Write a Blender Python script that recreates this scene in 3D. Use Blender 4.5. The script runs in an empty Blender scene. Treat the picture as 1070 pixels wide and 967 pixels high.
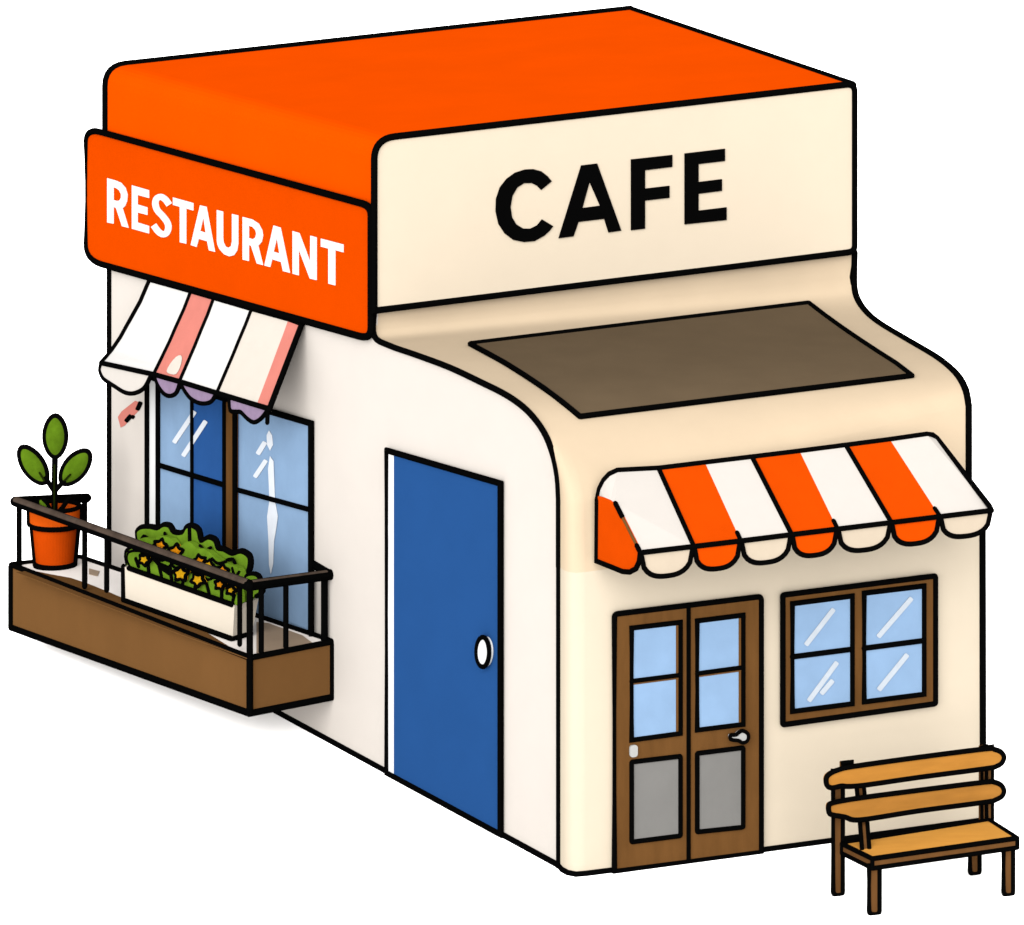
import bpy, bmesh, math, random
from mathutils import Vector, Matrix
from mathutils.bvhtree import BVHTree
random.seed(4)
S = bpy.context.scene
COL = S.collection

# ------------------------------------------------------------------ camera
F, CX, HZ, HC = 4000.0, 535.0, -362.0, 9.81      # focal length, centre, horizon row (pixels), camera height (m)
cam = bpy.data.cameras.new('camera'); camo = bpy.data.objects.new('camera', cam); COL.objects.link(camo)
camo.location = (0, 0, HC); camo.rotation_euler = (math.pi/2, 0, 0)
cam.sensor_fit = 'HORIZONTAL'; cam.sensor_width = 36; cam.lens = F/1070*36
cam.shift_y = -(483.5 - HZ)/1070
cam.clip_start = .5; cam.clip_end = 4000
S.camera = camo
EYE = Vector((0, 0, HC))
def ray(x, y): return Vector(((x-CX)/F, 1.0, -(y-HZ)/F))

class Plane:
    def __init__(s, p, n): s.p = Vector(p); s.n = Vector(n).normalized()
    def hit(s, x, y):
        d = ray(x, y); return EYE + d*((s.p-EYE).dot(s.n)/d.dot(s.n))
    def off(s, d): return Plane(s.p + s.n*d, s.n)
    def pts(s, px): return [s.hit(*q) for q in px]
GROUND = Plane((0, 0, 0), (0, 0, 1))
def upright(a, b):                                # vertical plane through two points, facing the street side
    d = b-a; n = Vector((d.y, -d.x, 0))
    if n.y > 0: n = -n
    return Plane(a, n)

# ------------------------------------------------------------------ materials
def lin(c): c /= 255; return c/12.92 if c <= .04045 else ((c+.055)/1.055)**2.4
KEY = 6.85                                        # light level of the white studio
def mat(name, rgb, mottle=.05, scale=2.2, grain=None, rough=.85, spec=0, albedo=None, gain=1):
    m = bpy.data.materials.new(name); m.use_nodes = True
    nt = m.node_tree; b = nt.nodes['Principled BSDF']
    b.inputs['Roughness'].default_value = rough; b.inputs['Specular IOR Level'].default_value = spec
    c = [min(.85, gain*lin(v)/KEY) for v in rgb] if albedo is None else list(albedo)
    if not mottle:
        b.inputs['Base Color'].default_value = (*c, 1); return m
    tc = nt.nodes.new('ShaderNodeTexCoord'); mp = nt.nodes.new('ShaderNodeMapping')
    no = nt.nodes.new('ShaderNodeTexNoise'); no.inputs['Scale'].default_value = scale
    no.inputs['Detail'].default_value = 5; no.inputs['Roughness'].default_value = .6
    if grain: mp.inputs['Scale'].default_value = grain
    rp = nt.nodes.new('ShaderNodeValToRGB')
    rp.color_ramp.elements[0].position = .3; rp.color_ramp.elements[1].position = .7
    rp.color_ramp.elements[0].color = (*[v*(1-mottle) for v in c], 1)
    rp.color_ramp.elements[1].color = (*[min(.9, v*(1+mottle)) for v in c], 1)
    L = nt.links.new
    L(tc.outputs['Object'], mp.inputs['Vector']); L(mp.outputs['Vector'], no.inputs['Vector'])
    L(no.outputs['Fac'], rp.inputs['Fac']); L(rp.outputs['Color'], b.inputs['Base Color'])
    return m
M = dict(
    ink=mat('black_ink', (0, 0, 0), 0, albedo=(.0004, .0004, .0004), spec=0, rough=1),
    ground=mat('white_ground', (0, 0, 0), 0, albedo=(.9, .9, .9), spec=0),
    orange=mat('orange_paint', (255, 84, 0), .025, 1.5), roof=mat('orange_roof_paint', (255, 84, 0), .03, 1.2, gain=1.27), orange2=mat('orange_cloth', (255, 88, 6), .04, 4),
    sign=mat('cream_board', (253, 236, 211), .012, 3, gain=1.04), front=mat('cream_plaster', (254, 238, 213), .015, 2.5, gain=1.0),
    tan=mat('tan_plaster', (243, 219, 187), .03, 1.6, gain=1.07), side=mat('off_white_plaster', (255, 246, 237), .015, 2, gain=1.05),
    sky=mat('brown_roof_glass', (110, 93, 72), .05, 2.5, gain=1.33),
    frame=mat('brown_wood', (127, 87, 47), .12, 3, (4, 4, .7)), glass=mat('pale_blue_glass', (166, 201, 241), .06, 3.5, rough=.3, spec=.0),
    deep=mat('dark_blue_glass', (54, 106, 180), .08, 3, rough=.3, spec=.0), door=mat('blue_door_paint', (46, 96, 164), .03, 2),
    grey=mat('grey_panel', (151, 149, 146), .06, 3), white=mat('white_paint', (0, 0, 0), .01, 3, albedo=(.185, .185, .185)),
    metal=mat('pale_metal', (214, 214, 212), .03, 6),
    brown=mat('balcony_wood', (137, 96, 55), .06, 1.6, (1, 1, .6)), floor=mat('balcony_floor', (0, 0, 0), .02, 3, albedo=(.27, .25, .235)),
    beige=mat('beige_patch', (212, 186, 160), .06, 4), rail=mat('rail_top', (94, 80, 70), .25, 6),
    slat=mat('golden_wood', (214, 146, 64), .09, 3, (1, 1, 5)), slat2=mat('darker_golden_wood', (203, 139, 63), .1, 3, (1, 1, 5)),  # second back slat has a slightly darker tone
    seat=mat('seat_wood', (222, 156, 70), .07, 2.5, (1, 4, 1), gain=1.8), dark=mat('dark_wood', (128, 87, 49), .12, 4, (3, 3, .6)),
    leaf=mat('leaf_green', (100, 136, 28), .2, 9), stem=mat('stem_green', (32, 44, 8), .2, 9),
    bush=mat('bush_green', (108, 146, 36), .16, 7, gain=1.3), glare=mat('pale_glare_paint', (230, 240, 252), .05, 9), cream=mat('cream_stripe_cloth', (255, 245, 232), .02, 5, gain=1.02), glare2=mat('white_glare_paint', (240, 246, 255), .04, 9, gain=1.3),  # both glare colours stand for reflections on the glass
    pot=mat('terracotta', (230, 82, 10), .05, 6), rim=mat('terracotta_rim', (248, 100, 20), .05, 6), soil=mat('soil', (22, 18, 12), .3, 20),
    trough=mat('cream_trough', (254, 241, 222), .015, 4, gain=1.15),
    yellow=mat('yellow_petal', (250, 190, 30), .08, 12), amber=mat('amber_petal', (252, 158, 22), .08, 12),
    salmon=mat('salmon_cloth', (250, 152, 138), .05, 4), cloth=mat('white_cloth', (255, 253, 250), .012, 5, gain=1.12),
    warm=mat('warm_white_cloth', (255, 247, 239), .012, 5, gain=1.0), val=mat('cream_cloth', (249, 230, 205), .03, 6, gain=.9),
    lilac=mat('lilac_cloth', (176, 152, 184), .12, 9))

# ------------------------------------------------------------------ mesh builder
def catmull(p, n=6, closed=False):
    p = [Vector(q) for q in p]; N = len(p); out = []
    rng = range(N if closed else N-1)
    for i in rng:
        a = p[(i-1) % N] if closed or i > 0 else p[0]; b = p[i]; c = p[(i+1) % N]; d = p[(i+2) % N] if closed or i+2 < N else p[-1]
        for k in range(n):
            t = k/n
            out.append(.5*((2*b)+(c-a)*t+(2*a-5*b+4*c-d)*t*t+(3*b-a-3*c+d)*t**3))
    if not closed: out.append(p[-1])
    return [tuple(q) for q in out]
def rounded(px, r, n=5):
    out = []; N = len(px)
    rr = r if isinstance(r, (list, tuple)) else [r]*N
    for i in range(N):
        p = Vector(px[i]); a = Vector(px[i-1]); b = Vector(px[(i+1) % N])
        q = rr[i]
        if q <= 0: out.append(tuple(p)); continue
        p0 = p+(a-p).normalized()*q; p1 = p+(b-p).normalized()*q
        for k in range(n+1):
            t = k/n; out.append(tuple(p0*(1-t)**2+p*2*t*(1-t)+p1*t*t))
    return out
def edge_steps(a, b, n): return [a.lerp(b, k/n) for k in range(n+1)]

class MB:
    def __init__(s): s.v = []; s.f = []; s.m = []; s.mats = []
    def mi(s, m):
        if m not in s.mats: s.mats.append(m)
        return s.mats.index(m)
    def face(s, pts, m):
        b = len(s.v); s.v += [Vector(p) for p in pts]; s.f.append(list(range(b, b+len(pts)))); s.m.append(s.mi(m))
    def prism(s, front, back, m, side=None):
        """front: list of points; back: offset vector or an equal list"""
        if isinstance(back, Vector): back = [p+back for p in front]
        n = len(front); b = len(s.v); s.v += [Vector(p) for p in front]+[Vector(p) for p in back]
        k = s.mi(m); ks = s.mi(side or m)
        s.f.append(list(range(b, b+n))); s.m.append(k)
        s.f.append(list(range(b+2*n-1, b+n-1, -1))); s.m.append(ks)
        for i in range(n):
            j = (i+1) % n; s.f.append([b+i, b+n+i, b+n+j, b+j]); s.m.append(ks)
    def grid(s, rows, m):
        """rows of points -> quads; m: material, or function of (row, column)"""
        b = len(s.v); w = len(rows[0])
        for r in rows: s.v += [Vector(p) for p in r]
        for i in range(len(rows)-1):
            for j in range(w-1):
                s.f.append([b+i*w+j, b+i*w+j+1, b+(i+1)*w+j+1, b+(i+1)*w+j]); s.m.append(s.mi(m(i, j) if callable(m) else m))
    def tube(s, pts, lw, m='ink', closed=False, segs=10, rad=None):
        """lw: width in photo pixels at the mean distance of the line"""
        p = []
        for q in pts:
            q = Vector(q)
            if not p or (q-p[-1]).length > 1e-4: p.append(q)
        if closed and (p[0]-p[-1]).length < 1e-4: p.pop()
        if len(p) < 2: return
        r = rad or 1.2*lw/2*(sum(q.y for q in p)/len(p))/F
        N = len(p); rings = []
        def tan(i):
            if closed: a = (p[i]-p[i-1]).normalized(); c = (p[(i+1) % N]-p[i]).normalized()
            else:
                a = (p[i]-p[i-1]).normalized() if i > 0 else None
                c = (p[i+1]-p[i]).normalized() if i < N-1 else None
                a = a or c; c = c or a
            t = a+c
            if t.length < .2: t = c.copy()
            t.normalize(); return t, min(1.5, 1/max(.3, t.dot(c))), c
        t0, _, _ = tan(0); up = Vector((0, 0, 1)) if abs(t0.z) < .9 else Vector((1, 0, 0))
        u = t0.cross(up).normalized()
        def ring(c, t, u, rr, st=1, bend=None):
            v = t.cross(u).normalized(); out = []
            for k in range(segs):
                a = 2*math.pi*k/segs; o = u*math.cos(a)*rr+v*math.sin(a)*rr
                if st > 1.001 and bend is not None: o += bend*o.dot(bend)*(st-1)
                out.append(c+o)
            return out
        for i in range(N):
            t, st, c = tan(i); u = (u-t*u.dot(t)).normalized()
            bend = c-t*c.dot(t); bend = bend.normalized() if bend.length > 1e-5 else None
            if not closed and i == 0:
                rings += [ring(p[0]-t*r, t, u, r*.15), ring(p[0]-t*r*.7, t, u, r*.7)]
            rings.append(ring(p[i], t, u, r, st, bend))
            if not closed and i == N-1:
                rings += [ring(p[i]+t*r*.7, t, u, r*.7), ring(p[i]+t*r, t, u, r*.15)]
        b = len(s.v); k = s.mi(m)
        for R in rings: s.v += R
        n = len(rings)
        for i in range(n if closed else n-1):
            i2 = (i+1) % n; sh = 0
            if closed and i2 == 0:                       # match the seam
                sh = min(range(segs), key=lambda q: (rings[0][q]-rings[-1][0]).length)
            for j in range(segs):
                a, c = j, (j+1) % segs
                s.f.append([b+i*segs+a, b+i*segs+c, b+i2*segs+(c+sh) % segs, b+i2*segs+(a+sh) % segs]); s.m.append(k)
        if not closed:
            s.f.append([b+j for j in range(segs)][::-1]); s.m.append(k)
            s.f.append([b+(n-1)*segs+j for j in range(segs)]); s.m.append(k)
    def lathe(s, c, prof, m, n=40):
        rows = [[c+Vector((r*math.cos(2*math.pi*k/n), r*math.sin(2*math.pi*k/n), z)) for k in range(n+1)] for r, z in prof]
        s.grid(rows, m)
    def build(s, name, parent=None, loc=None, smooth=False):
        me = bpy.data.meshes.new(name)
        loc = Vector(loc) if loc is not None else (Vector(parent['_loc']) if parent is not None else Vector())
        bm = bmesh.new(); vs = [bm.verts.new(v-loc) for v in s.v]
        for f, k in zip(s.f, s.m):
            try: q = bm.faces.new([vs[i] for i in f]); q.material_index = k; q.smooth = smooth
            except ValueError: pass
        bmesh.ops.remove_doubles(bm, verts=bm.verts, dist=1e-5)
        bmesh.ops.triangulate(bm, faces=[q for q in bm.faces if len(q.verts) > 4])
        bmesh.ops.recalc_face_normals(bm, faces=bm.faces)
        bm.to_mesh(me); bm.free()
        for k in s.mats: me.materials.append(M[k])
        o = bpy.data.objects.new(name, me); COL.objects.link(o)
        if parent is not None: o.parent = parent
        else: o.location = loc
        o['_loc'] = list(loc)
        return o
def thing(name, label, cat, loc, group=None):
    o = bpy.data.objects.new(name, None); COL.objects.link(o); o.location = loc; o['_loc'] = list(loc)
    o['label'] = label; o['category'] = cat
    if group: o['group'] = group
    return o
def panel(mb, pl, px, thick, m, lw=5, r=0, inset=0, line=True):
    """slab whose front face is the pixel polygon laid on plane pl, with an ink bead round its edge"""
    q = rounded(px, r) if r else px
    f = pl.pts(q); mb.prism(f, -pl.n*thick, m)
    if line: mb.tube(f, lw, closed=True)
    return f
def strip(mb, pl, a, b, w, thick, m):               # bar of pixel width w between two pixel points
    a = Vector(a); b = Vector(b); d = (b-a).normalized(); n = Vector((-d.y, d.x))*w/2
    q = rounded([tuple(a+n), tuple(b+n), tuple(b-n), tuple(a-n)], w*.3, 3)
    mb.prism(pl.pts(q), -pl.n*thick, m)

# ------------------------------------------------------------------ light: an even white studio
w = bpy.data.worlds.new('World'); S.world = w; w.use_nodes = True
bg = w.node_tree.nodes['Background']; bg.inputs['Color'].default_value = (1, 1, 1, 1); bg.inputs['Strength'].default_value = .7
sl = bpy.data.lights.new('soft_sun', 'SUN'); sl.energy = 5; sl.angle = math.radians(70); sl.color = (1, .99, .97)
so_ = bpy.data.objects.new('soft_sun', sl); COL.objects.link(so_); so_.location = (0, 0, 30)
so_.rotation_euler = Vector((.2, 1, -.27)).to_track_quat('-Z', 'Y').to_euler()
S.view_settings.view_transform = 'Standard'; S.view_settings.look = 'None'
S.view_settings.exposure = 2.1; S.view_settings.gamma = 1

g = MB(); g.face([(-900, -300, 0), (900, -300, 0), (900, 1500, 0), (-900, 1500, 0)], 'ground')
go = g.build('ground'); go['kind'] = 'structure'

# ------------------------------------------------------------------ building frame
gp = GROUND.hit
A404, A523 = gp(404, 808), gp(523, 873)
PL = upright(A404, A523)                            # side wall plane
if PL.n.x > 0: PL = Plane(PL.p, -PL.n)
PF = upright(gp(604, 916.3), gp(1027, 859))         # front wall plane
if PF.n.y > 0: PF = Plane(PF.p, -PF.n)
top_l = PL.hit(391, 325)
PS = Plane(top_l, PF.n)                             # plane of the cafe sign
top_r = PS.hit(893, 264)
R0 = gp(1027, 859)
PR = upright(R0, Vector((top_r.x, top_r.y, 0)))     # right wall plane
if PR.n.x < 0: PR = Plane(PR.p, -PR.n)
back_l = PL.hit(112, 300)
PB = Plane(back_l, -PF.n)                           # back plane
BRt = PB.hit(660, 10); BLt = PB.hit(112, 80)
print('side len', (PL.hit(115, 650)-PL.hit(584, 906)).length, 'front', (gp(604, 916)-R0).length, 'BR', BRt, 'BL', BLt, 'topr', top_r, 'topl', top_l, 'R0', R0)

base = gp(604, 916.3)
B = thing('cafe_building', 'cream and orange corner cafe building with curved tan roof front and orange block top', 'building', base)

# side wall -------------------------------------------------
profL = [(391, 325), (391, 351), (407, 361), (434, 370.5), (469, 383.5), (501, 398.5), (530.5, 413.5), (552, 430), (568, 451), (577.5, 474), (582.5, 498), (584, 522), (584, 572), (584, 592), (584, 907.5)]
profR = [(893, 264), (892.5, 297), (896, 313), (905.6, 327), (920, 339), (944, 353.5), (969, 368), (981, 375.5), (992, 384), (1002, 394.5), (1009, 408), (1012, 424), (1012, 503), (1026.5, 540), (1027, 859)]
def smooth_pair(n=4):
    a = catmull(profL[:12], n); b = catmull(profR[:12], n)
    return a+profL[12:], b+profR[12:]
sL, sR = smooth_pair()
pL3 = PL.pts(sL); pR3 = PR.pts(sR)
pL3[-1].z = 0; pR3[-1].z = 0
WT = Vector((0, 0, 0))
mb = MB()
poly = [PL.hit(115, 650.2)] + [pL3[-1]] + pL3[::-1][1:] + [PL.hit(391, 215), PL.hit(115, 150)]
poly[0].z = 0
mb.prism(poly, -PL.n*.04-Vector((0, 0, .05)), 'side')
mb.tube([poly[0], PL.hit(115, 270)], 6.4); mb.tube([p+Vector((0, 0, .014)) for p in edge_steps(poly[0], pL3[-1], 6)], 5.6)
# salmon dab with two ink flecks under the little awning
dab = PL.off(.004)
mb.prism(dab.pts([(123, 436), (127, 430), (141, 419), (147, 421), (146, 428), (130, 445), (126, 447)]), -PL.n*.004, 'salmon')
for a, b_, w_ in (((131, 441), (137, 434), 4.5), ((137, 435), (140, 437), 4), ((143, 429), (147, 420), 4.5)):
    strip(mb, PL.off(.008), a, b_, w_, .004, 'ink')
side = mb.build('side_wall', B)

# curved front ----------------------------------------------
cols = [(584, 907.5), (588.5, 911.2), (594, 914.2), (602, 915.8), (612, 915), (642, 911.2), (1027, 859)]
Q = [gp(*c) for c in cols]; Q[0] = pL3[-1].copy(); Q[-1] = pR3[-1].copy()
Q[5] = PF.hit(642, 911.2); Q[5].z = 0
sp = [max(0, min(1, (q-Q[0]).dot(Q[-1]-Q[0])/(Q[-1]-Q[0]).length_squared)) for q in Q]
dl = [q-Q[0].lerp(Q[-1], s) for q, s in zip(Q, sp)]
# finer columns
SP = []; DL = []
for i in range(len(sp)-1):
    k = 12 if i == len(sp)-2 else 1
    for j in range(k):
        t = j/k; SP.append(sp[i]*(1-t)+sp[i+1]*t); DL.append(dl[i].lerp(dl[i+1], t))
SP.append(1); DL.append(Vector())
rows = []; n = len(pL3)
for k in range(n):
    y = sL[k][1]; wgt = max(0, min(1, (y-436)/100)); wgt = wgt*wgt*(3-2*wgt)
    rows.append([pL3[k].lerp(pR3[k], s)+d*wgt for s, d in zip(SP, DL)])
nb = n-2
front = MB(); front.grid(rows[nb:], 'front')
front.tube([p+Vector((0, 0, .014)) for p in rows[-1]], 5.6); proud = PL.n*.006+PF.n*.016
front.tube([r[0]+proud for r in rows[nb:]], 5.6); front.tube([r[-1] for r in rows[nb:]], 6.4)
fo = front.build('front_wall', B, smooth=True)
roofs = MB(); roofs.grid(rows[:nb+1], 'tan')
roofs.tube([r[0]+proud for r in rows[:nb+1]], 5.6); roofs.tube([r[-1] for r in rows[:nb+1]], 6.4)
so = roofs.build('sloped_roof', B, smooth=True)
bv = MB(); bv.grid(rows, 'tan')
bvh = BVHTree.FromPolygons(bv.v, bv.f)
def on_roof(x, y, d=0):
    p, nn, _, _ = bvh.ray_cast(EYE, ray(x, y).normalized())
    if nn.y > 0: nn = -nn
    return p+nn*d

# right and back walls (unseen from the street corner)
mb = MB()
tr0 = Vector((top_r.x, top_r.y, 0)); br0 = Vector((BRt.x, BRt.y, 0)); bl0 = PL.hit(115, 650.2); bl0.z = 0
mb.prism([tr0]+pR3[::-1]+[top_r], Vector((-.1, 0, 0)), 'side')
zt = BRt.z-1.0
mb.prism([br0, tr0, Vector((top_r.x, top_r.y, zt)), Vector((BRt.x, BRt.y, zt))], Vector((-.1, 0, 0)), 'side')
mb.build('right_wall', B)
bl0 = bl0-PL.n*.09
mb = MB(); mb.prism([bl0, br0, Vector((br0.x, br0.y, zt)), Vector((bl0.x, bl0.y, zt))], PF.n*.1, 'side'); mb.build('back_wall', B)

# orange roof block -----------------------------------------
def corner(pl, px): return [pl.hit(*q) for q in px]
fr_px = rounded([(391, 324), (391, 144.8), (893, 87.2), (893, 263)], [0, 21, 8, 0], 6)
bk_px = rounded([(110.8, 300), (110.8, 70), (661, 9.7), (661, 200)], [0, 20, 4, 0], 6)
f3 = corner(PS, fr_px); b3 = corner(PB, bk_px)
b3[0].z = f3[0].z; b3[-1].z = f3[-1].z
mb = MB(); mb.prism(f3, b3, 'roof')
mb.tube([PB.hit(110.8, 139)]+b3[1:12], 7.2); mb.tube([b3[11], f3[11]], 7.2)
roof = mb.build('roof', B)

# skylight panel --------------------------------------------
tl = [(491.5, 362), (509, 371.5), (528, 382), (548, 394.5), (568, 408), (588, 423), (605.7, 437.5)]
trr = [(844.8, 319), (863, 333), (882, 346.7), (900, 359), (919, 371.5), (937, 383), (952.7, 395)]
mb = MB(); G = []
for a, b_ in zip(tl, trr):
    G.append([on_roof(a[0]+(b_[0]-a[0])*k/16, a[1]+(b_[1]-a[1])*k/16, .02) for k in range(17)])
mb.grid(G, 'sky')
mb.tube(G[0], 5.0); mb.tube(G[-1], 5.0); mb.tube([r[0] for r in G], 5.0); mb.tube([r[-1] for r in G], 5.0)
mb.build('skylight', B, smooth=True)

# blue side door --------------------------------------------
mb = MB(); P1 = PL.off(.03)
d4 = [(404.5, 471), (523, 505.5), (523, 872), (404.5, 808)]
mb.prism(P1.pts([(411.5, 472), (523, 505.5), (523, 872.5), (411.5, 812)]), -PL.n*.03, 'door')
mb.tube(P1.pts(d4), 5.4, closed=True)
do = mb.build('side_door', B)
mb = MB(); mb.prism(P1.pts([(404.5, 471), (411.5, 473), (411.5, 811.7), (404.5, 808)]), -PL.n*.03, 'white'); mb.build('door_frame', do)
mb = MB(); el = [(504.5+6.6*math.cos(a), 681.5+15.5*math.sin(a)) for a in [2*math.pi*k/28 for k in range(28)]]
panel(mb, PL.off(.07), el, .04, 'white', 4.2); mb.build('door_handle', do)

# tall side window ------------------------------------------
mb = MB(); P0 = PL.off(.012)
def bot(x): return 583+.3365*(x-80)
def topw(x): return 393.5+.2875*(x-154)
mb.prism(PL.off(.02).pts([(154, topw(154)), (165, topw(165)), (165, bot(165)), (154, bot(154))]), -PL.n*.02, 'white')
mb.prism(PL.off(.045).pts([(234.5, topw(234)), (246, topw(246)), (246, bot(246)), (234.5, bot(234))]), -PL.n*.045, 'frame')
f = PL.off(.03)
mb.tube(f.pts([(154, bot(154)), (154, 380), ]), 5.4); mb.tube(f.pts([(165, bot(165)), (165, 385)]), 4.6)
mb.tube(PL.off(.05).pts([(234.6, bot(234)), (234.6, topw(234))]), 4.4); mb.tube(PL.off(.05).pts([(245.3, bot(245)), (245.3, topw(245))]), 4.6)
mb.tube(f.pts([(160, topw(160)), (325, topw(325)), (325, bot(325))]), 5.4)
wn = mb.build('window_frame', B)
bar = PL.off(.025)
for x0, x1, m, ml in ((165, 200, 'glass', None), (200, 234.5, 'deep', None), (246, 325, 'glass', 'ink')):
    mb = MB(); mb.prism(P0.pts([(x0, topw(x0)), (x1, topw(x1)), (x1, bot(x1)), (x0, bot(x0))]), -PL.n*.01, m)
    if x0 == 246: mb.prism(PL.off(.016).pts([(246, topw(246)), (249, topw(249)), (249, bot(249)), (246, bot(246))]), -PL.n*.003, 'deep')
    mb.build('window_pane', wn)
mb = MB()
mb.tube(bar.pts([(165, 486), (234, 507)]), 4.6); mb.tube(bar.pts([(246, 511.5), (324, 533)]), 4.4)
mb.tube(bar.pts([(200.5, topw(200)), (200.5, bot(200))]), 3.4); mb.build('glazing_bar', wn)
st = PL.off(.018)
def stripe(pl, a, b_, w_, parent, m='glare2'):  # drawn glass reflection, painted as a pale raised strip
    mb = MB(); strip(mb, pl, a, b_, w_, .004, m); mb.build('painted_glare', parent)
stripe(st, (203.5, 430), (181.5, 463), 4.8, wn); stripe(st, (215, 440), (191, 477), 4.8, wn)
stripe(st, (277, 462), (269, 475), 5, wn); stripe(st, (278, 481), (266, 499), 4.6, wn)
mb = MB(); mb.prism(st.pts([(281, 450), (284, 455), (285, 465), (282, 471), (279, 465), (278.5, 455)]), -PL.n*.004, 'glare2')  # wider glare shapes, reflections put into colour as well
mb.build('painted_glare', wn); mb = MB()
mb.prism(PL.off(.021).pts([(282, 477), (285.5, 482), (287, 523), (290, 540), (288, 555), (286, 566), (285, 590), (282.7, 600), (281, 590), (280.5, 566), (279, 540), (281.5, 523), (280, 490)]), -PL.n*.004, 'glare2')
mb.build('painted_glare', wn)

# double entrance door --------------------------------------
D1 = PF.off(.03)
mb = MB()
mb.prism(D1.pts([(642, 642), (719.5, 632.5), (719.5, 901.5), (642, 911)]), -PF.n*.03, 'frame')
mb.prism(D1.pts([(719.5, 632.5), (795.5, 623.5), (795.5, 891), (719.5, 901.5)]), -PF.n*.031, 'frame')
mb.tube(D1.pts(rounded([(642, 642), (795.5, 623.5), (795.5, 891), (642, 911)], [4, 4, 0, 0])), 5, closed=True)
mb.tube(PF.off(.032).pts([(719.5, 634), (719.5, 900)]), 4)
ed = mb.build('entrance_door', B)
D2 = PF.off(.036)
for q, mid in (([(660, 656.5), (711, 650.5), (711, 766.5), (660, 773.5)], ((660, 712), (711, 705.5))), ([(728.5, 649), (776.5, 643), (776.5, 757), (728.5, 763)], ((728.5, 704), (776.5, 697.5)))):
    mb = MB(); mb.prism(D2.pts(q), -PF.n*.005, 'glass'); mb.tube(D2.pts(q), 4.4, closed=True)
    strip(mb, PF.off(.041), (mid[0][0], mid[0][1]+2), (mid[1][0], mid[1][1]+2), 4, .004, 'frame')
    mb.tube(PF.off(.04).pts(mid), 4)
    x = q[1][0]; strip(mb, PF.off(.039), (x-3.4, q[1][1]+1), (x-3.4, q[2][1]-1), 2.4, .004, 'frame')
    mb.build('door_pane', ed)
for q in ([(660, 796.5), (711, 790.5), (711, 873.5), (660, 880)], [(728.5, 787.5), (776.5, 781.5), (776.5, 864.5), (728.5, 869.5)]):
    mb = MB(); panel(mb, D2, rounded(q, 1.5), .005, 'grey', 4.4); mb.build('kick_panel', ed)
mb = MB(); hp = catmull([(763.5, 768.5), (769, 768), (772, 765.5), (776, 763.8), (781, 766.5), (782, 771), (780, 775), (775.5, 776.3), (771.5, 774), (764, 773)], 3, True)
panel(mb, PF.off(.075), hp, .04, 'metal', 3.4); mb.build('door_handle', ed)
mb = MB(); panel(mb, PF.off(.05), rounded([(658.5, 779.5), (666.5, 778.5), (666.5, 791), (658.5, 792)], 3.5), .02, 'metal', 1, line=False); mb.build('door_lock', ed)

# front window ----------------------------------------------
mb = MB(); out = [(818, 622), (977.5, 602), (977.5, 735.5), (818, 757.5)]
panel(mb, PF.off(.04), out, .04, 'frame', 5, r=2)
wf = mb.build('window_frame', B)
for q, mid in (([(828, 631), (890.5, 623), (890.5, 735.5), (828, 743.5)], ((828, 686.5), (890.5, 678.5))), ([(903, 620), (965.5, 612.5), (965.5, 725.5), (903, 733.5)], ((903, 677.5), (965.5, 669.5)))):
    mb = MB(); mb.prism(PF.off(.046).pts(q), -PF.n*.005, 'glass'); mb.tube(PF.off(.046).pts(q), 4.6, closed=True)
    mb.tube(PF.off(.05).pts(mid), 4.8); mb.build('window_pane', wf)
st = PF.off(.052)  # painted glare streaks on the front panes
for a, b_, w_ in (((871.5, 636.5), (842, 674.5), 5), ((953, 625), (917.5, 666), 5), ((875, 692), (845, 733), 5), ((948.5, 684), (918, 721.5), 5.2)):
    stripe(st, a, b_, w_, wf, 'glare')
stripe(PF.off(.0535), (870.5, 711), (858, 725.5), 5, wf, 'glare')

# ------------------------------------------------------------------ signs
def letters(mb, org, sc, polys, pl, thick, m):
    """polys: list of (outer, [holes]); filled in 2D, then laid on the sign's face"""
    for i, (o, hs) in enumerate(polys):
        cu = bpy.data.curves.new('lettering', 'CURVE'); cu.dimensions = '2D'; cu.fill_mode = 'BOTH'; cu.extrude = .5
        for q in [o]+hs:
            s = cu.splines.new('POLY'); s.points.add(len(q)-1); s.use_cyclic_u = True
            for k, (x, y) in enumerate(q): s.points[k].co = (x, -y, 0, 1)
        ob = bpy.data.objects.new('lettering', cu); COL.objects.link(ob)
        me = bpy.data.meshes.new_from_object(ob.evaluated_get(bpy.context.evaluated_depsgraph_get()))
        b = len(mb.v); k = mb.mi(m)
        for v in me.vertices:
            p = pl.hit(org[0]+v.co.x/sc, org[1]-v.co.y/sc)
            mb.v.append(p+pl.n*(thick if v.co.z > 0 else -.001))
        for f_ in me.polygons: mb.f.append([b+j for j in f_.vertices]); mb.m.append(k)
        bpy.data.objects.remove(ob); bpy.data.curves.remove(cu); bpy.data.meshes.remove(me)
def arc(cx, cy, rx, ry, a0, a1, n=16): return [(cx+rx*math.cos(math.radians(a0+(a1-a0)*k/n)), cy+ry*math.sin(math.radians(a0+(a1-a0)*k/n))) for k in range(n+1)]

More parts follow.
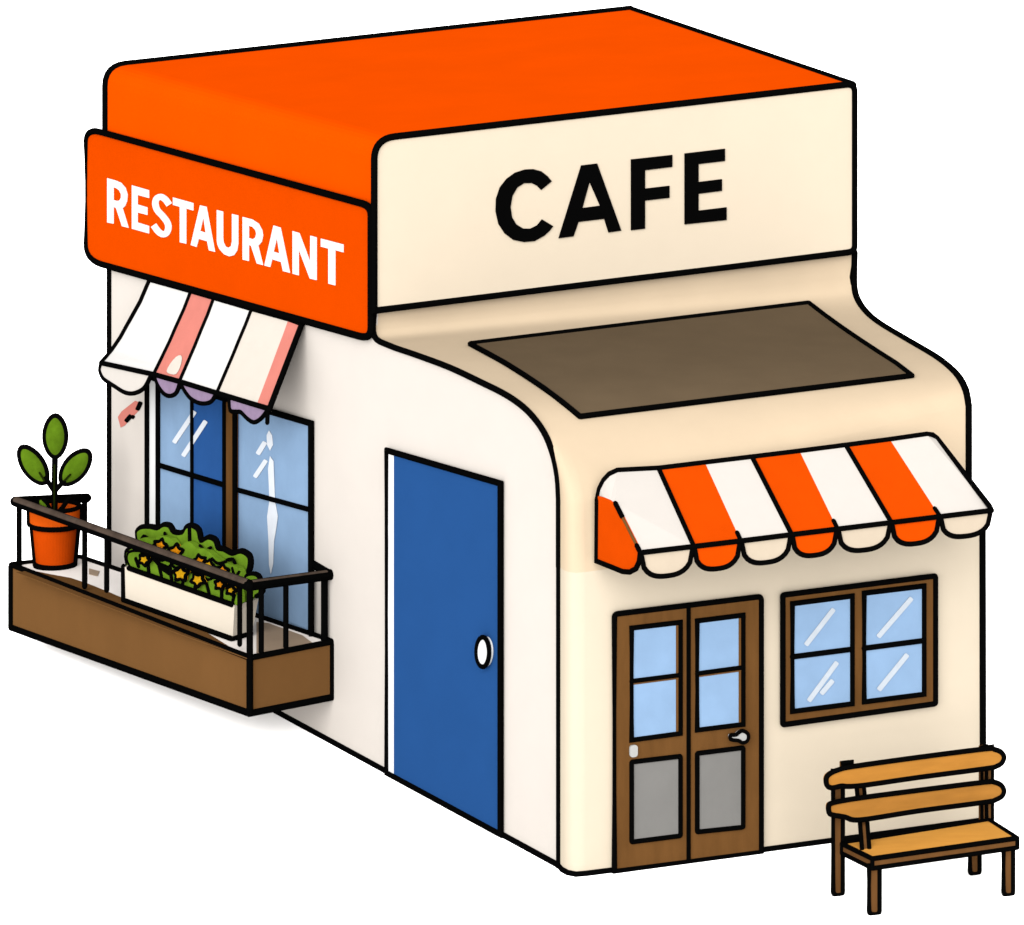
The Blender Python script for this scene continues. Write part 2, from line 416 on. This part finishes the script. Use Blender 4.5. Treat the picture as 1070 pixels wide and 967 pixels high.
cs_px = rounded([(391, 324.8), (391, 145.3), (893, 87.6), (893, 263)], [0, 22, 9, 7], 8)
SC = thing('cafe_sign', 'large cream fascia board reading CAFE in black, rounded at its top corner', 'sign', PS.hit(640, 294))
PC = PS.off(.07)
mb = MB(); f = panel(mb, PC, cs_px, .07, 'sign', 5.8); mb.build('sign_board', SC)
mb = MB()
C_out = [(576, 189.5), (571.5, 184), (565, 179), (557, 176.8), (548, 177.3), (538, 180.5), (529, 187), (522, 196), (518, 208), (517.6, 221), (520.5, 234), (527, 244), (536, 250.8), (547, 253), (558, 252), (568, 246.5), (574, 241), (577.5, 236.3), (566, 229.3), (561, 235.5), (554, 239), (546.5, 239), (539, 234.5), (534.5, 227), (533, 216), (535, 204.5), (540, 196), (547, 191.5), (555, 191.3), (561, 194.3), (565, 198.5)]
letters(mb, (0, 0), 1, [
    (C_out, []),
    ([(583.4, 249), (607, 173), (623.5, 171), (648.7, 241), (635.5, 243), (631, 228.7), (604, 232), (598.7, 247)], [[(615.6, 190), (626.6, 215), (608, 217.5)]]),
    ([(659, 166.7), (702, 162), (702, 174.5), (673.5, 178), (673.5, 197.2), (699, 194.2), (699, 206.8), (673.5, 209.7), (673.5, 239), (659, 240.7)], []),
    ([(715, 160.5), (757, 155.5), (757, 168.3), (729.4, 171.6), (729.4, 190.3), (753.8, 187.3), (753.8, 199.5), (729.4, 202.6), (729.4, 220.2), (758.7, 216.7), (758.7, 230), (715, 234.5)], []),
], PC, .015, 'ink')
mb.build('lettering', SC)

PLs = PL.off(.038)
SR = thing('restaurant_sign', 'orange signboard reading RESTAURANT in white, hung on the side wall', 'sign', PLs.hit(240, 310))
mb = MB(); q = rounded([(90.5, 134.2), (387.8, 215.5), (387.8, 354.8), (90.5, 272)], [14, 10, 12, 17], 6)
panel(mb, PLs, q, .03, 'orange', 6.2); mb.build('sign_board', SR)
mb = MB()
LA = ((100, 180), 7.643); LB = ((230, 200), 7.643)
def thick_line(c, w):
    c = [Vector(p) for p in catmull(c, 4)]; l = []; r = []
    for i, p in enumerate(c):
        t = (c[min(i+1, len(c)-1)]-c[max(i-1, 0)]).normalized(); n_ = Vector((-t.y, t.x))*w/2
        l.append(tuple(p+n_)); r.append(tuple(p-n_))
    return l+r[::-1]
letters(mb, *LA, [
    ([(95, 48), (165, 68), (205, 85), (240, 125), (257, 180), (252, 235), (238, 270), (217, 290), (265, 445), (213, 432), (165, 285), (145, 280), (145, 412), (95, 402)], [[(145, 120), (170, 130), (190, 145), (205, 175), (205, 205), (192, 228), (170, 230), (145, 222)]]),
    ([(292, 105), (428, 145), (428, 207), (337, 182), (337, 258), (415, 282), (415, 342), (337, 322), (337, 402), (428, 430), (428, 490), (292, 452)], []),
    (thick_line([(590, 262), (562, 222), (525, 198), (490, 212), (479, 252), (494, 303), (538, 352), (572, 398), (583, 442), (570, 485), (540, 497), (503, 475), (465, 424)], 49), []),
    ([(620, 202), (782, 247), (782, 307), (725, 290), (725, 572), (675, 560), (675, 277), (620, 262)], []),
    ([(837, 265), (887, 277), (955, 637), (908, 625), (893, 552), (826, 533), (808, 598), (762, 582)], [[(863, 360), (882, 484), (838, 470)]]),
], PLs, .006, 'white')
letters(mb, *LB, [
    ([(-23, 150), (-23, 390), (-18, 425), (-2, 462), (35, 503), (77, 520), (115, 510), (138, 475), (147, 420), (147, 193), (98, 182), (98, 400), (90, 440), (68, 452), (45, 440), (29, 405), (26, 370), (26, 162)], []),
    ([(183, 205), (260, 225), (310, 258), (338, 310), (345, 355), (335, 405), (307, 437), (345, 590), (297, 577), (250, 435), (232, 430), (232, 557), (183, 546)], [[(232, 275), (262, 285), (285, 310), (292, 340), (285, 370), (265, 383), (232, 373)]]),
    ([(430, 273), (485, 290), (560, 652), (505, 637), (490, 565), (418, 543), (403, 606), (357, 593)], [[(457, 372), (477, 497), (430, 482)]]),
    ([(582, 318), (635, 333), (722, 565), (724, 355), (773, 368), (773, 710), (720, 697), (630, 460), (630, 672), (582, 658)], []),
    ([(808, 378), (987, 425), (987, 488), (922, 470), (922, 752), (868, 738), (868, 458), (808, 442)], []),
], PLs, .006, 'white')
mb.build('lettering', SR)

# ------------------------------------------------------------------ front awning
AW = thing('striped_awning', 'orange and white striped awning with scalloped edge over the front window and double door', 'awning', PF.hit(830, 560))
d = .8; P_w = PF.off(.04); P_d = PF.off(d)
tx = [(645, 491.5), (688, 490-.4), (736.7, 483.7), (785.7, 477.8), (835.6, 471.7), (883.7, 465.5), (930, 459.5), (968, 454)]
bx = [(669, 577.5), (724.7, 571), (774, 565.2), (827, 558.6), (875, 552.8), (931, 546), (982, 539.8), (1036, 533.3)]
def lerp_off(x): t = max(0, min(1, (x-623)/(669-623))); return .04+(d-.04)*t
def aside(x, y): return PF.off(lerp_off(x)).hit(x, y)
mb = MB()
arc_px = [(645, 491.8), (637, 495.5), (631, 502), (626.5, 511), (625, 518.5)]
crest = [aside(632, 520), aside(638, 522.5), aside(643, 526)]
first = [P_w.hit(*tx[1])]+[P_w.hit(*q) for q in arc_px]+crest+[P_d.hit(*bx[0]), P_d.hit(*bx[1])]
# fan of the first stripe, split so that every facet is simple
top0 = [P_w.hit(*q) for q in arc_px]
mb.face([P_w.hit(*tx[1]), top0[0], crest[2], P_d.hit(*bx[0]), P_d.hit(*bx[1])], 'warm')
mb.face([top0[0], top0[1], top0[2], crest[1], crest[2]], 'warm'); mb.face([top0[2], top0[3], crest[0], crest[1]], 'warm'); mb.face([top0[3], top0[4], crest[0]], 'warm')
for i in range(1, 7):
    m = 'orange2' if i % 2 else 'warm'
    if i == 6:
        ce = [(968, 454), (974.5, 454.8), (979, 458.2)]
        mb.face([P_w.hit(*tx[i])]+P_w.pts(ce)+[P_d.hit(*bx[i+1]), P_d.hit(*bx[i])], m)
    else: mb.face([P_w.hit(*tx[i]), P_w.hit(*tx[i+1]), P_d.hit(*bx[i+1]), P_d.hit(*bx[i])], m)
dn = Vector((0, 0, -.03))
mb.face([P_w.hit(*tx[0])+dn, P_w.hit(978, 458)+dn, P_d.hit(*bx[7])+dn, P_d.hit(*bx[0])+dn], 'val')
up = Vector((0, -.006, .006))
mb.tube([p for p in [P_w.hit(624, 523)]+top0[::-1][1:]]+[P_w.hit(*q) for q in tx[1:7]]+P_w.pts([(968, 454), (974.5, 454.8), (979, 458.2)])+[P_d.hit(1034, 529), P_d.hit(*bx[7])], 5)
for i in (1, 3, 5): mb.tube([P_w.hit(*tx[i]), P_d.hit(*bx[i])], 4.6)
mb.tube([crest[2], crest[2].lerp(P_d.hit(*bx[0]), .28)], 4.4); mb.tube([crest[2].lerp(P_d.hit(*bx[0]), .86), P_d.hit(*bx[0])], 4.4)
mb.tube([crest[2].lerp(P_d.hit(*bx[0]), .3), crest[2].lerp(P_d.hit(*bx[0]), .86)], 2.6, 'frame')
for i in (2, 4, 6): mb.tube([P_w.hit(*tx[i]).lerp(P_d.hit(*bx[i]), .9), P_d.hit(*bx[i])], 4.2)
mb.tube([P_d.hit(*q)+PF.n*.008 for q in bx], 4.6)
mb.build('canopy', AW)
mb = MB()
lows = [(692, 602.5), (748, 595), (798, 588.5), (849, 581), (899, 575.5), (955, 568.8), (1008, 561)]
for i in range(7):
    a, b_ = Vector(bx[i]), Vector(bx[i+1]); pts = []
    hgt = lows[i][1]-(a.y+b_.y)/2-1.5
    for k in range(17):
        u = -1+2*k/16; e = (1-abs(u)**2.6)**(1/2.2) if abs(u) < 1 else 0
        p = a.lerp(b_, k/16); 
        inx = .9*(1-e)*(-1 if u > 0 else 1)
        pts.append((p.x+inx, p.y+hgt*e+1))
    fl = P_d.pts(pts); mb.prism(fl, -PF.n*.02, 'orange2' if i % 2 else 'val')
    mb.tube(fl, 4.6)
mb.build('valance', AW)
mb = MB()
sp_px = [(624, 523), (625, 518.5), (632, 520), (638, 522.5), (643, 526), (669, 577.5), (668, 587), (664.5, 594.5), (658, 598), (651, 597.5), (623.5, 586.5)]
sd = [aside(*q) for q in sp_px]
mb.prism(sd, Vector((.02, 0, 0)), 'orange2'); mb.tube(sd[5:]+[sd[0]], 4.8)
mb.build('side_panel', AW)
mb = MB(); e0, e1 = P_w.hit(978, 458), P_d.hit(*bx[7]); e2 = Vector((e0.x, e0.y, e1.z-.08))
mb.prism([e0+Vector((-.03, 0, -.02)), e1+Vector((-.03, 0, -.02)), e1+Vector((-.03, 0, -.08)), e2+Vector((-.03, 0, 0))], Vector((-.02, 0, 0)), 'orange2'); mb.build('side_panel', AW)

# ------------------------------------------------------------------ small side awning
AS = thing('small_awning', 'small white and salmon striped awning under the RESTAURANT sign', 'awning', PL.hit(220, 400))
dL = .45
tops = [(157, 292.5), (200, 304.5), (224, 311.5), (263.5, 323), (301.5, 333.5), (315.5, 338.5)]
bots = [(106, 379.5), (161, 391.5), (188, 399), (227, 411), (268, 423.5), (281.5, 427.5)]
ts = [0, .17, .35, .52, .7, .86, 1]
leftc = [(157, 292.5), (147, 316), (134.7, 338), (126.5, 353), (117, 367), (111, 374), (106, 379.5)]
def small(t, k, lift=0):
    a, b_ = Vector(tops[k]), Vector(bots[k]); p = a.lerp(b_, t)
    l = Vector(leftc[ts.index(t)]) - Vector(tops[0]).lerp(Vector(bots[0]), t)
    p += l*(1-k/5)*(.6 if k else 1)
    return PL.off(.03+dL*t+lift).hit(p.x, p.y)
mb = MB(); rws = [[small(t, k) for k in range(6)] for t in ts]
cm = ['cloth', 'salmon', 'cloth', 'cream', 'salmon']
mb.grid(rws, lambda i, j: cm[j])
mb.grid([[p+Vector((.015, .01, -.025)) for p in r] for r in rws], 'val')
for k in (0, 1, 2, 3, 5): mb.tube([r[k] for r in rws], 5.2 if k in (0, 5) else 4.2)
mb.tube(rws[-1]+[], 4.6); mb.tube(rws[0], 4.6)
cb = MB(); cb.grid(rws, 'cloth'); cbv = BVHTree.FromPolygons(cb.v, cb.f)
def on_small(x, y, d):
    p, nn, _, _ = cbv.ray_cast(EYE, ray(x, y).normalized()); return p-ray(x, y).normalized()*d
pp = [on_small(x, y, .012) for x, y in catmull([(174, 388), (178, 380), (184, 373), (189, 371.5), (190, 376), (188, 384), (184, 391), (178, 391)], 2, True)]
mb.face(pp, 'cream')
mb.build('canopy', AS)
mb = MB(); PV = PL.off(.03+dL)
for q, m in (([(106, 380), (104.5, 387), (108, 395.5), (114, 400), (121, 404.5), (129, 409.5), (137, 411.5), (145, 409.5), (152, 404), (158, 392)], 'warm'),
             ([(162, 393), (165, 402), (171, 411), (177, 414), (183, 412), (186, 407), (188, 400)], 'lilac'),
             ([(189.5, 400.5), (193, 408), (200, 417), (209, 421.5), (217, 421.5), (222, 418.5), (226, 411.5)], 'lilac'),
             ([(240, 416), (241, 429), (247, 430.5), (252, 431), (258, 437), (265, 441.5), (271, 439), (276, 434), (280, 428)], 'lilac')):
    c = catmull(q, 3); p = PV.pts(c); mb.prism(p, -PL.n*.015, m); mb.tube(p, 4)
mb.tube(PV.pts([(281, 428), (279.5, 434), (279.3, 442)]), 4)
mb.build('valance', AS)

# ------------------------------------------------------------------ balcony
BRf = PL.hit(347.5, 672.5); BLf = PL.hit(84, 584.3)
FRf = Plane(BRf, (0, 0, 1)).hit(261, 689.5)
PBal = upright(FRf, Plane(FRf, PL.n).off(.3).hit(12, 592)); FLf = PBal.hit(12, 592)
if PBal.n.x > 0: PBal = Plane(PBal.p, -PBal.n)
print('balcony z', FLf.z, FRf.z, BLf.z, BRf.z, PBal.hit(12,656).z, PL.hit(347.5,728.5).z)
BLf = Plane(FRf, (FRf-FLf).cross(BRf-FLf)).hit(84, 584.3)
print('gap', (BLf-PL.p).dot(PL.n), (FLf-PL.p).dot(PL.n), (FRf-PL.p).dot(PL.n), BLf.z)
BA = thing('balcony', 'low brown balcony box with black railing along the side window', 'balcony', (BRf+BLf+FRf+FLf)/4-Vector((0, 0, .5)))
lowFL, lowFR, lowBR = PBal.hit(12, 656), PBal.hit(261, 745.5), PL.hit(347.5, 728.5)
lowBL = BLf+(lowFL-FLf)
mb = MB(); mb.prism([FLf, FRf, BRf, BLf], [lowFL, lowFR, lowBR, lowBL], 'brown')
for a, b_ in ((lowFL, lowFR), (lowFR, lowBR), (FLf, lowFL), (FRf, lowFR), (BRf, lowBR)): mb.tube([a, b_], 6.2)
up = Vector((0, 0, .016))
for a, b_ in ((FLf, FRf), (FRf, BRf), (BLf, FLf), (BRf, BLf)): mb.tube([a+up, b_+up], 5.2)
mb.build('base_box', BA)
fn = (FRf-FLf).cross(BLf-FLf).normalized(); fn = fn if fn.z > 0 else -fn
PFl = Plane(FRf, fn)                              # floor plane
def quad_in(e): 
    c = (FLf+FRf+BRf+BLf)/4; return [p.lerp(c, e)+Vector((0, 0, .012)) for p in (FLf, FRf, BRf, BLf)]
mb = MB(); mb.prism(quad_in(.006), Vector((0, 0, -.03)), 'floor')
fl2 = PFl.off(.018)
mb.prism(fl2.pts([(22, 598), (30, 595.5), (52, 600), (74, 604), (92, 610), (112, 618), (135, 628), (180, 643), (216, 661), (240, 676), (262, 684), (258, 688), (190, 663.5), (78, 621.5), (16, 598)]), Vector((0, 0, -.006)), 'brown')
mb.prism(fl2.pts([(268, 650), (280, 651), (316, 664), (326, 671.5), (300, 677), (268, 684.5)]), Vector((0, 0, -.006)), 'beige')  # beige patches laid flat on the floor board
mb.prism(fl2.pts([(93, 594), (104, 597), (102, 602), (93, 600)]), Vector((0, 0, -.006)), 'beige')
mb.build('floor_board', BA)
# railing
rl = [PL.hit(91, 520.5), PBal.hit(15.5, 524), PBal.hit(261, 612), PL.hit(346, 600.5)]
rl[1].x = rl[1].x
mb = MB(); mb.tube(edge_steps(rl[1], rl[2], 4), 9.5); mb.tube([rl[2], rl[3]], 9.5); mb.tube([rl[1], rl[0]], 8.5)
mb.tube([rl[3], PL.hit(329, 590.5)], 8)
lift = Vector((-.006, -.018, .022))
mb.tube([p+lift for p in edge_steps(rl[1].lerp(rl[2], .01), rl[2].lerp(rl[1], .01), 4)], 6.4, 'rail'); mb.tube([rl[2].lerp(rl[3], .04)+lift, rl[3].lerp(rl[2], .05)+lift], 5.2, 'rail')
mb.build('handrail', BA)
def post(top, bottom, lw):
    mb = MB(); b_ = Vector((top.x, top.y, bottom.z)); mb.tube([b_, top], lw); mb.build('baluster', BA)
PIn = PBal.off(-.05)
for x, yt, yb, lw in ((20, 528, 597, 5), (88.5, 552, 613, 5), (111.5, 560, 617, 4.8), (250.5, 610, 673.5, 4.6)): post(PIn.hit(x, yt), PIn.hit(x, yb), lw)
post(PBal.hit(261, 612), FRf, 6)
for x in (273, 299):
    t = (x-261)/(347.5-261); a = rl[2].lerp(rl[3], t); b_ = FRf.lerp(BRf, t)+PL.n*0; post(a-Vector((0, 0, .02)), b_+Vector((0, 0, .05)), 5)
post(PL.off(.06).hit(325, 600), PL.off(.06).hit(325, 667), 4.4)
post(PL.off(.05).hit(339, 601), PL.off(.05).hit(339, 672), 6.4)
post(PL.hit(88.5, 522), PL.hit(88.5, 586), 5)

# ------------------------------------------------------------------ potted plant on the balcony
pb = PFl.hit(57.5, 593); u = pb.y/F                 # metres per photo pixel at the pot
PP = thing('potted_plant', 'three-leaved green plant in an orange pot in the corner of the balcony', 'potted plant', pb+Vector((0, 0, .02)))
c = pb+Vector((0, 0, .02))
mb = MB()
mb.lathe(c, [(0.001, 0), (19.5*u, 0), (23.5*u, 43*u), (20*u, 43*u)], 'pot')
mb.lathe(c, [(22*u, 42*u), (26*u, 43*u), (26.6*u, 59*u), (26.6*u, 61*u), (24.5*u, 61*u), (23.8*u, 54*u)], 'rim')
mb.lathe(c, [(23.6*u, 55*u), (.001, 56*u)], 'rim')
def circ(r, z, n=36): return [c+Vector((r*math.cos(2*math.pi*k/n), r*math.sin(2*math.pi*k/n), z)) for k in range(n)]
mb.tube(circ(19.6*u, 1*u), 6, closed=True); mb.tube(circ(25*u, 43*u), 5, closed=True); mb.tube(circ(25.5*u, 61.5*u), 4, closed=True)
for sx in (-1, 1):
    mb.tube([c+Vector((sx*19.8*u, 0, 0)), c+Vector((sx*23.6*u, 0, 42*u))], 6); mb.tube([c+Vector((sx*26.2*u, 0, 43*u)), c+Vector((sx*26.6*u, 0, 61*u))], 6)
mb.build('pot', PP, smooth=False)
PX = Plane(c, (0, -1, 0))
mb = MB()
mb.tube(PX.pts([(57, 548), (57, 520), (57, 500), (57.5, 478)]), 5.6, 'ink'); mb.tube([p+Vector((0, -.02, 0)) for p in PX.pts([(57, 538), (57, 505), (57.3, 485)])], 2.2, 'stem')
mb.tube(PX.pts([(57, 514), (51, 505), (45, 497)]), 4.6); mb.tube(PX.pts([(57, 514), (64, 506), (72, 499)]), 4.6)
for q in ([(57, 540), (51, 531), (46, 522)], [(57, 540), (65, 531), (72, 521)], [(57, 541), (67, 539), (75, 536)]): mb.tube(PX.off(.06).pts(q), 4.4)
mb.build('stem', PP)
def leafmesh(cx, cy, L, W, ang, vein, name='leaf', m='leaf', lw=4.6, depth=.0):
    mb = MB(); ca, sa = math.cos(ang), math.sin(ang); rim = []; rws = []
    pl = PX.off(depth)
    N = 26
    def q(r, k):
        a = 2*math.pi*k/N; e, w_ = math.cos(a)*L/2, math.sin(a)*W/2
        w_ *= (1-.12*math.cos(a)**2)
        e *= r; w_ *= r
        return pl.hit(cx+e*ca-w_*sa, cy+e*sa+w_*ca)
    for sgn in (-1, 1):
        for r0, r1 in ((1, .7), (.7, .4), (.4, .01)):
            b0 = math.sqrt(1-r0*r0*.99)*.05; b1 = math.sqrt(1-r1*r1*.99)*.05
            mb.grid([[q(r0, k)+Vector((0, sgn*b0, 0)) for k in range(N+1)], [q(r1, k)+Vector((0, sgn*b1, 0)) for k in range(N+1)]], m)
    mb.tube([q(1, k) for k in range(N)], lw, closed=True)
    if vein: mb.tube([p+Vector((0, -.055, 0)) for p in pl.pts(vein)], 1.8, 'stem')
    mb.build(name, PP, smooth=True)
leafmesh(57.8, 456, 43, 22.5, math.pi/2, None)
leafmesh(34.7, 486, 44, 21, math.radians(56), [(47, 501), (42, 493)])
leafmesh(78.8, 488.5, 42, 22, math.radians(-51), [(68, 501), (74, 495)])
leafmesh(46, 528, 14, 7, math.radians(50), None, lw=1.6, depth=.05)
leafmesh(69, 535, 16, 5, math.radians(-8), None, lw=1.6, depth=.05)

# ------------------------------------------------------------------ flower trough on the balcony
a0, a1 = PFl.hit(130, 631), PFl.hit(243, 671.5)
PT = upright(a0, a1); PT = PT if PT.n.x < 0 else Plane(PT.p, -PT.n)
t0, t1 = PT.hit(129, 592), PT.hit(245, 633)
side_v = Plane(t1, (0, 0, 1)).hit(270, 626)-t1
TP = thing('flower_planter', 'long cream planter of bushy green leaves and yellow star flowers on the balcony', 'planter', (a0+a1)/2+side_v*.4)
mb = MB(); bk = side_v*.8
e = Vector((0, 0, .02))
mb.prism([a0+e, a1+e, t1, t0], [a0+e+bk, a1+e+bk, t1+side_v, t0+side_v], 'trough')
e = Vector((0, 0, .035))+PT.n*.01
for s_ in ([t0, a0+e], [a0+e, a1+e], [t0.lerp(t1, .05), t0.lerp(t1, .98)], [a1+e, a1+e+bk]): mb.tube(s_, 4.6)
mb.build('trough', TP)
back_px = [(132, 590), (131, 577), (142, 567), (142, 556), (147, 551.5), (156, 551), (164, 552.5), (170, 549), (176, 550), (180.5, 556.5), (190, 557), (194, 551), (200, 550), (206, 554.5), (209, 565.5), (217, 562), (223.5, 565), (226.5, 573), (233, 574.5), (242, 579), (251, 576.5), (258.5, 581), (260, 589), (257.5, 600)]
PBk = Plane(PT.p+side_v*.6, PT.n)
mb = MB()
cl = catmull(back_px, 3)
low = [(257, 632), (134, 597)]
mb.prism(PBk.pts(cl+low), -PT.n*.05, 'bush'); mb.tube([p-PT.n*.022 for p in PBk.pts(cl)], 5.6)
right_px = catmull([(252, 612), (256, 603), (262, 600.5), (268, 602), (271, 609), (272.5, 618), (266, 623)], 3)
PMd = Plane(PT.p+side_v*.45, PT.n)
mb.prism(PMd.pts(right_px+[(250, 633)]), -PT.n*.05, 'bush'); mb.tube([p-PT.n*.022 for p in PMd.pts(right_px)], 5)
fr2 = catmull([(137, 594), (133, 585), (135, 577), (146, 576), (153, 581), (160, 578), (167, 586), (176, 585), (183, 594), (193, 590), (200, 598), (211, 598), (216, 606), (226, 604), (232, 613), (241, 611), (249, 618), (250, 630)], 3)
PFr = PT.off(-.02)
mb.prism(PFr.pts(fr2+[(244, 635), (137, 597)]), -PT.n*.06, 'bush')
P_mid = Plane(PT.p+side_v*.35, PT.n)                # a middle row of shorter tufts
mid = catmull([(140, 592), (139, 570), (150, 562), (160, 565), (166, 560), (178, 563), (186, 572), (196, 566), (206, 573), (214, 574), (222, 580), (230, 586), (240, 590), (249, 594), (252, 606), (252, 626)], 3)
mb.prism(P_mid.pts(mid+[(140, 597)]), -PT.n*.06, 'bush')
mb.tube(PFr.pts(fr2[:-3]), 2.4)
mb.tube(P_mid.pts(catmull([(150, 570), (158, 573), (163, 566)], 3)), 3); mb.tube(P_mid.pts(catmull([(222, 584), (228, 589), (236, 587)], 3)), 3); mb.tube(P_mid.pts(catmull([(243, 594), (246, 602), (250, 598)], 3)), 3)
for q in ([(155, 588), (156, 600)], [(178, 592), (180, 608)], [(206, 604), (204, 616)], [(232, 610), (232, 626)], [(160, 583), (167, 590), (176, 594)], [(163, 586), (171, 595), (178, 600)], [(148, 580), (152, 577), (158, 580)]):
    mb.tube(PT.off(-.015).pts(q), 4)
for q in ([(199, 551), (199.5, 575), (196, 585)], [(192, 585), (199, 575), (203, 584)]):
    mb.tube([p+PT.n*.01 for p in PBk.pts(q)], 3.6)
for q in ([(150, 566), (153, 560), (158, 563)], [(175, 557), (178, 565), (184, 566)], [(212, 570), (217, 575), (223, 572)], [(240, 585), (246, 584), (249, 590)]):
    mb.tube([p+PT.n*.03 for p in PBk.pts(catmull(q, 3))], 3)
for q in ([(142, 584), (145, 592)], [(166, 590), (169, 602)], [(193, 596), (191, 611)], [(216, 610), (219, 621)], [(246, 618), (243, 630)]):
    mb.tube(PT.off(-.014).pts(q), 3.4)
mb.build('foliage', TP)
def star(cx, cy, r, m, pl, lw=3.4, rot=0):
    q = []
    for k in range(10):
        a = -math.pi/2+rot+k*math.pi/5; rr = 1.08*r*(1 if k % 2 == 0 else .56); q.append((cx+rr*math.cos(a), cy+rr*math.sin(a)))
    q = rounded(q, r*.18, 2); mb = MB(); f_ = pl.pts(q); ce = pl.off(.03).hit(cx, cy)
    for i in range(len(f_)): mb.face([f_[i], f_[(i+1) % len(f_)], ce], m)
    mb.prism(f_, -pl.n*.03, m); mb.tube(f_, lw, closed=True); mb.build('flower', TP)
PSa, PSb = Plane(PT.p+side_v*.35, PT.n), PT.off(.02)
star(168, 570.5, 7.2, 'amber', PSa, rot=.3); star(184, 577, 8.2, 'amber', PSa, rot=.1); star(209, 587, 7, 'amber', PSa, rot=-.2)
star(218, 591, 6.4, 'yellow', PSa, rot=.4); star(232.5, 597, 7.2, 'amber', PSa, rot=.15)
star(151, 585, 6.2, 'yellow', PSb, rot=.5); star(189, 600, 8, 'yellow', PSb, rot=.05); star(207, 606, 7.4, 'yellow', PSb, rot=.7)
star(230, 611, 5.6, 'amber', PSb, rot=.2); star(241.5, 617, 5, 'yellow', PSb, rot=.3)

# ------------------------------------------------------------------ bench
PBf = upright(gp(913, 956), gp(1053.5, 936)); PBb = upright(gp(875.5, 936), gp(1018.5, 914))
BE = thing('bench', 'wooden park bench with two golden back slats beside the front wall', 'bench', (gp(913, 956)+gp(1018.5, 914))/2)
def leg(pl, x0, x1, yt, yb, name='leg'):
    mb = MB(); q = rounded([(x0, yt), (x1, yt), (x1, yb), (x0, yb)], [0, 0, 4.9, 4.9])
    f_ = pl.pts(q); dz = -min(p.z for p in f_)
    f_ = [p+Vector((0, 0, dz)) if p.z < .1 else p for p in f_]
    mb.prism(f_, -pl.n*.03, 'dark'); mb.tube(f_, 4.4, closed=True); return mb.build(name, BE)
def bx_leg(pl, x0, x1, yt, ygr): return leg(pl, x0, x1, yt, ygr)
leg(PBf, 908, 919, 905, 956.5); leg(PBf, 1048.5, 1058.5, 884, 935.5)
leg(PBb, 870.5, 880.5, 806, 935.5); leg(PBb, 1013.5, 1023.5, 880, 914)
# back posts above the seat
PBp = PBb.off(.0)
for x0, x1 in ((1026, 1030.5), (1031, 1037)):
    mb = MB(); q = [(x0, 781), (x1, 780), (x1, 858), (x0, 859)]
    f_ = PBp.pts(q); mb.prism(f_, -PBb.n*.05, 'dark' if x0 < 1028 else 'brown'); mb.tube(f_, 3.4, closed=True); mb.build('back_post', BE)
mb = MB(); f_ = [PBb.off(.02).hit(880.5, 797.5), PBb.off(.02).hit(890, 796.5), PBb.off(.02).hit(890, 806), PBb.off(.02).hit(880.5, 807)]
mb.prism(f_, -PBb.n*.05, 'dark'); mb.tube(f_, 4, closed=True); mb.build('post_cap', BE)
PSl = PBb.off(.09)
for px, m in (([(863.5, 813), (868, 808), (878, 804), (892, 801), (960, 791.5), (1029, 782.8), (1039, 783.2), (1046, 786), (1049, 791), (1047, 797), (1041, 801), (1029, 803.5), (960, 812.5), (905, 820.5), (886, 822), (879, 821.5), (869, 823.5), (864, 820.5)], 'slat'),
              ([(866, 842), (869, 839.5), (880, 837), (902, 833.5), (960, 826), (1029, 817.5), (1039, 817.5), (1046, 820.5), (1049, 826), (1047, 832), (1040, 836), (1029, 838.5), (960, 847.5), (910, 855.5), (892, 857), (883, 854), (869, 851.5), (866, 848)], 'slat2')):
    mb = MB(); q = catmull(px, 3, True); f_ = PSl.pts(q); mb.prism(f_, -PSl.n*.045, m); mb.tube(f_, 4.6, closed=True); mb.build('back_slat', BE)
# slanted brace from the slats to the seat
zs = PBf.hit(911, 898)
s_b = PBb.off(.1)
PSeat_f = PBf.off(.03)
SFL, SFR = PSeat_f.hit(911.5, 897.5), PSeat_f.hit(1063, 876)
SBL = PBb.off(.02).hit(880, 882); SBR = PBb.off(.02).hit(1034, 857.5)
mb = MB(); th = Vector((0, 0, SFL.z-PSeat_f.hit(911.5, 907.5).z))
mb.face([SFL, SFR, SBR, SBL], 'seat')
lo = [p-th for p in (SFL, SFR, SBR, SBL)]
mb.face(lo[::-1], 'dark'); T4 = (SFL, SFR, SBR, SBL)
for i in range(4): mb.face([T4[i], lo[i], lo[(i+1) % 4], T4[(i+1) % 4]], 'dark')
for i in range(4): mb.tube([T4[i], T4[(i+1) % 4]], 4.4)
mb.tube([lo[0], lo[1]], 4.2); mb.tube([lo[3], lo[0]], 4.2); mb.tube([SFL, lo[0]], 3.8); mb.tube([SFR, lo[1]], 4.2); mb.tube([SBL, lo[3]], 4)
mb.build('seat', BE)
def blend(x, y, t): return PBb.off(.04).hit(x, y).lerp(PBf.hit(x, y), t)
mb = MB(); PBr = PBb.off(.02)
lft = [PBr.hit(895, 822), PBr.hit(898.3, 857), blend(901, 891, .5)]; rgt = [PBr.hit(902.5, 821), PBr.hit(906, 856), blend(908.5, 889.5, .5)]
mb.grid([[a_, b_] for a_, b_ in zip(lft, rgt)], 'dark'); mb.grid([[a_+Vector((0, .04, 0)), b_+Vector((0, .04, 0))] for a_, b_ in zip(lft, rgt)], 'dark')
for t_ in (lft, rgt): mb.grid([t_, [p+Vector((0, .04, 0)) for p in t_]], 'dark')
mb.tube(lft, 4); mb.tube(rgt, 4); mb.tube([lft[2], rgt[2]], 3); mb.build('brace', BE)

for o in list(bpy.data.objects):
    if '_loc' in o.keys(): del o['_loc']
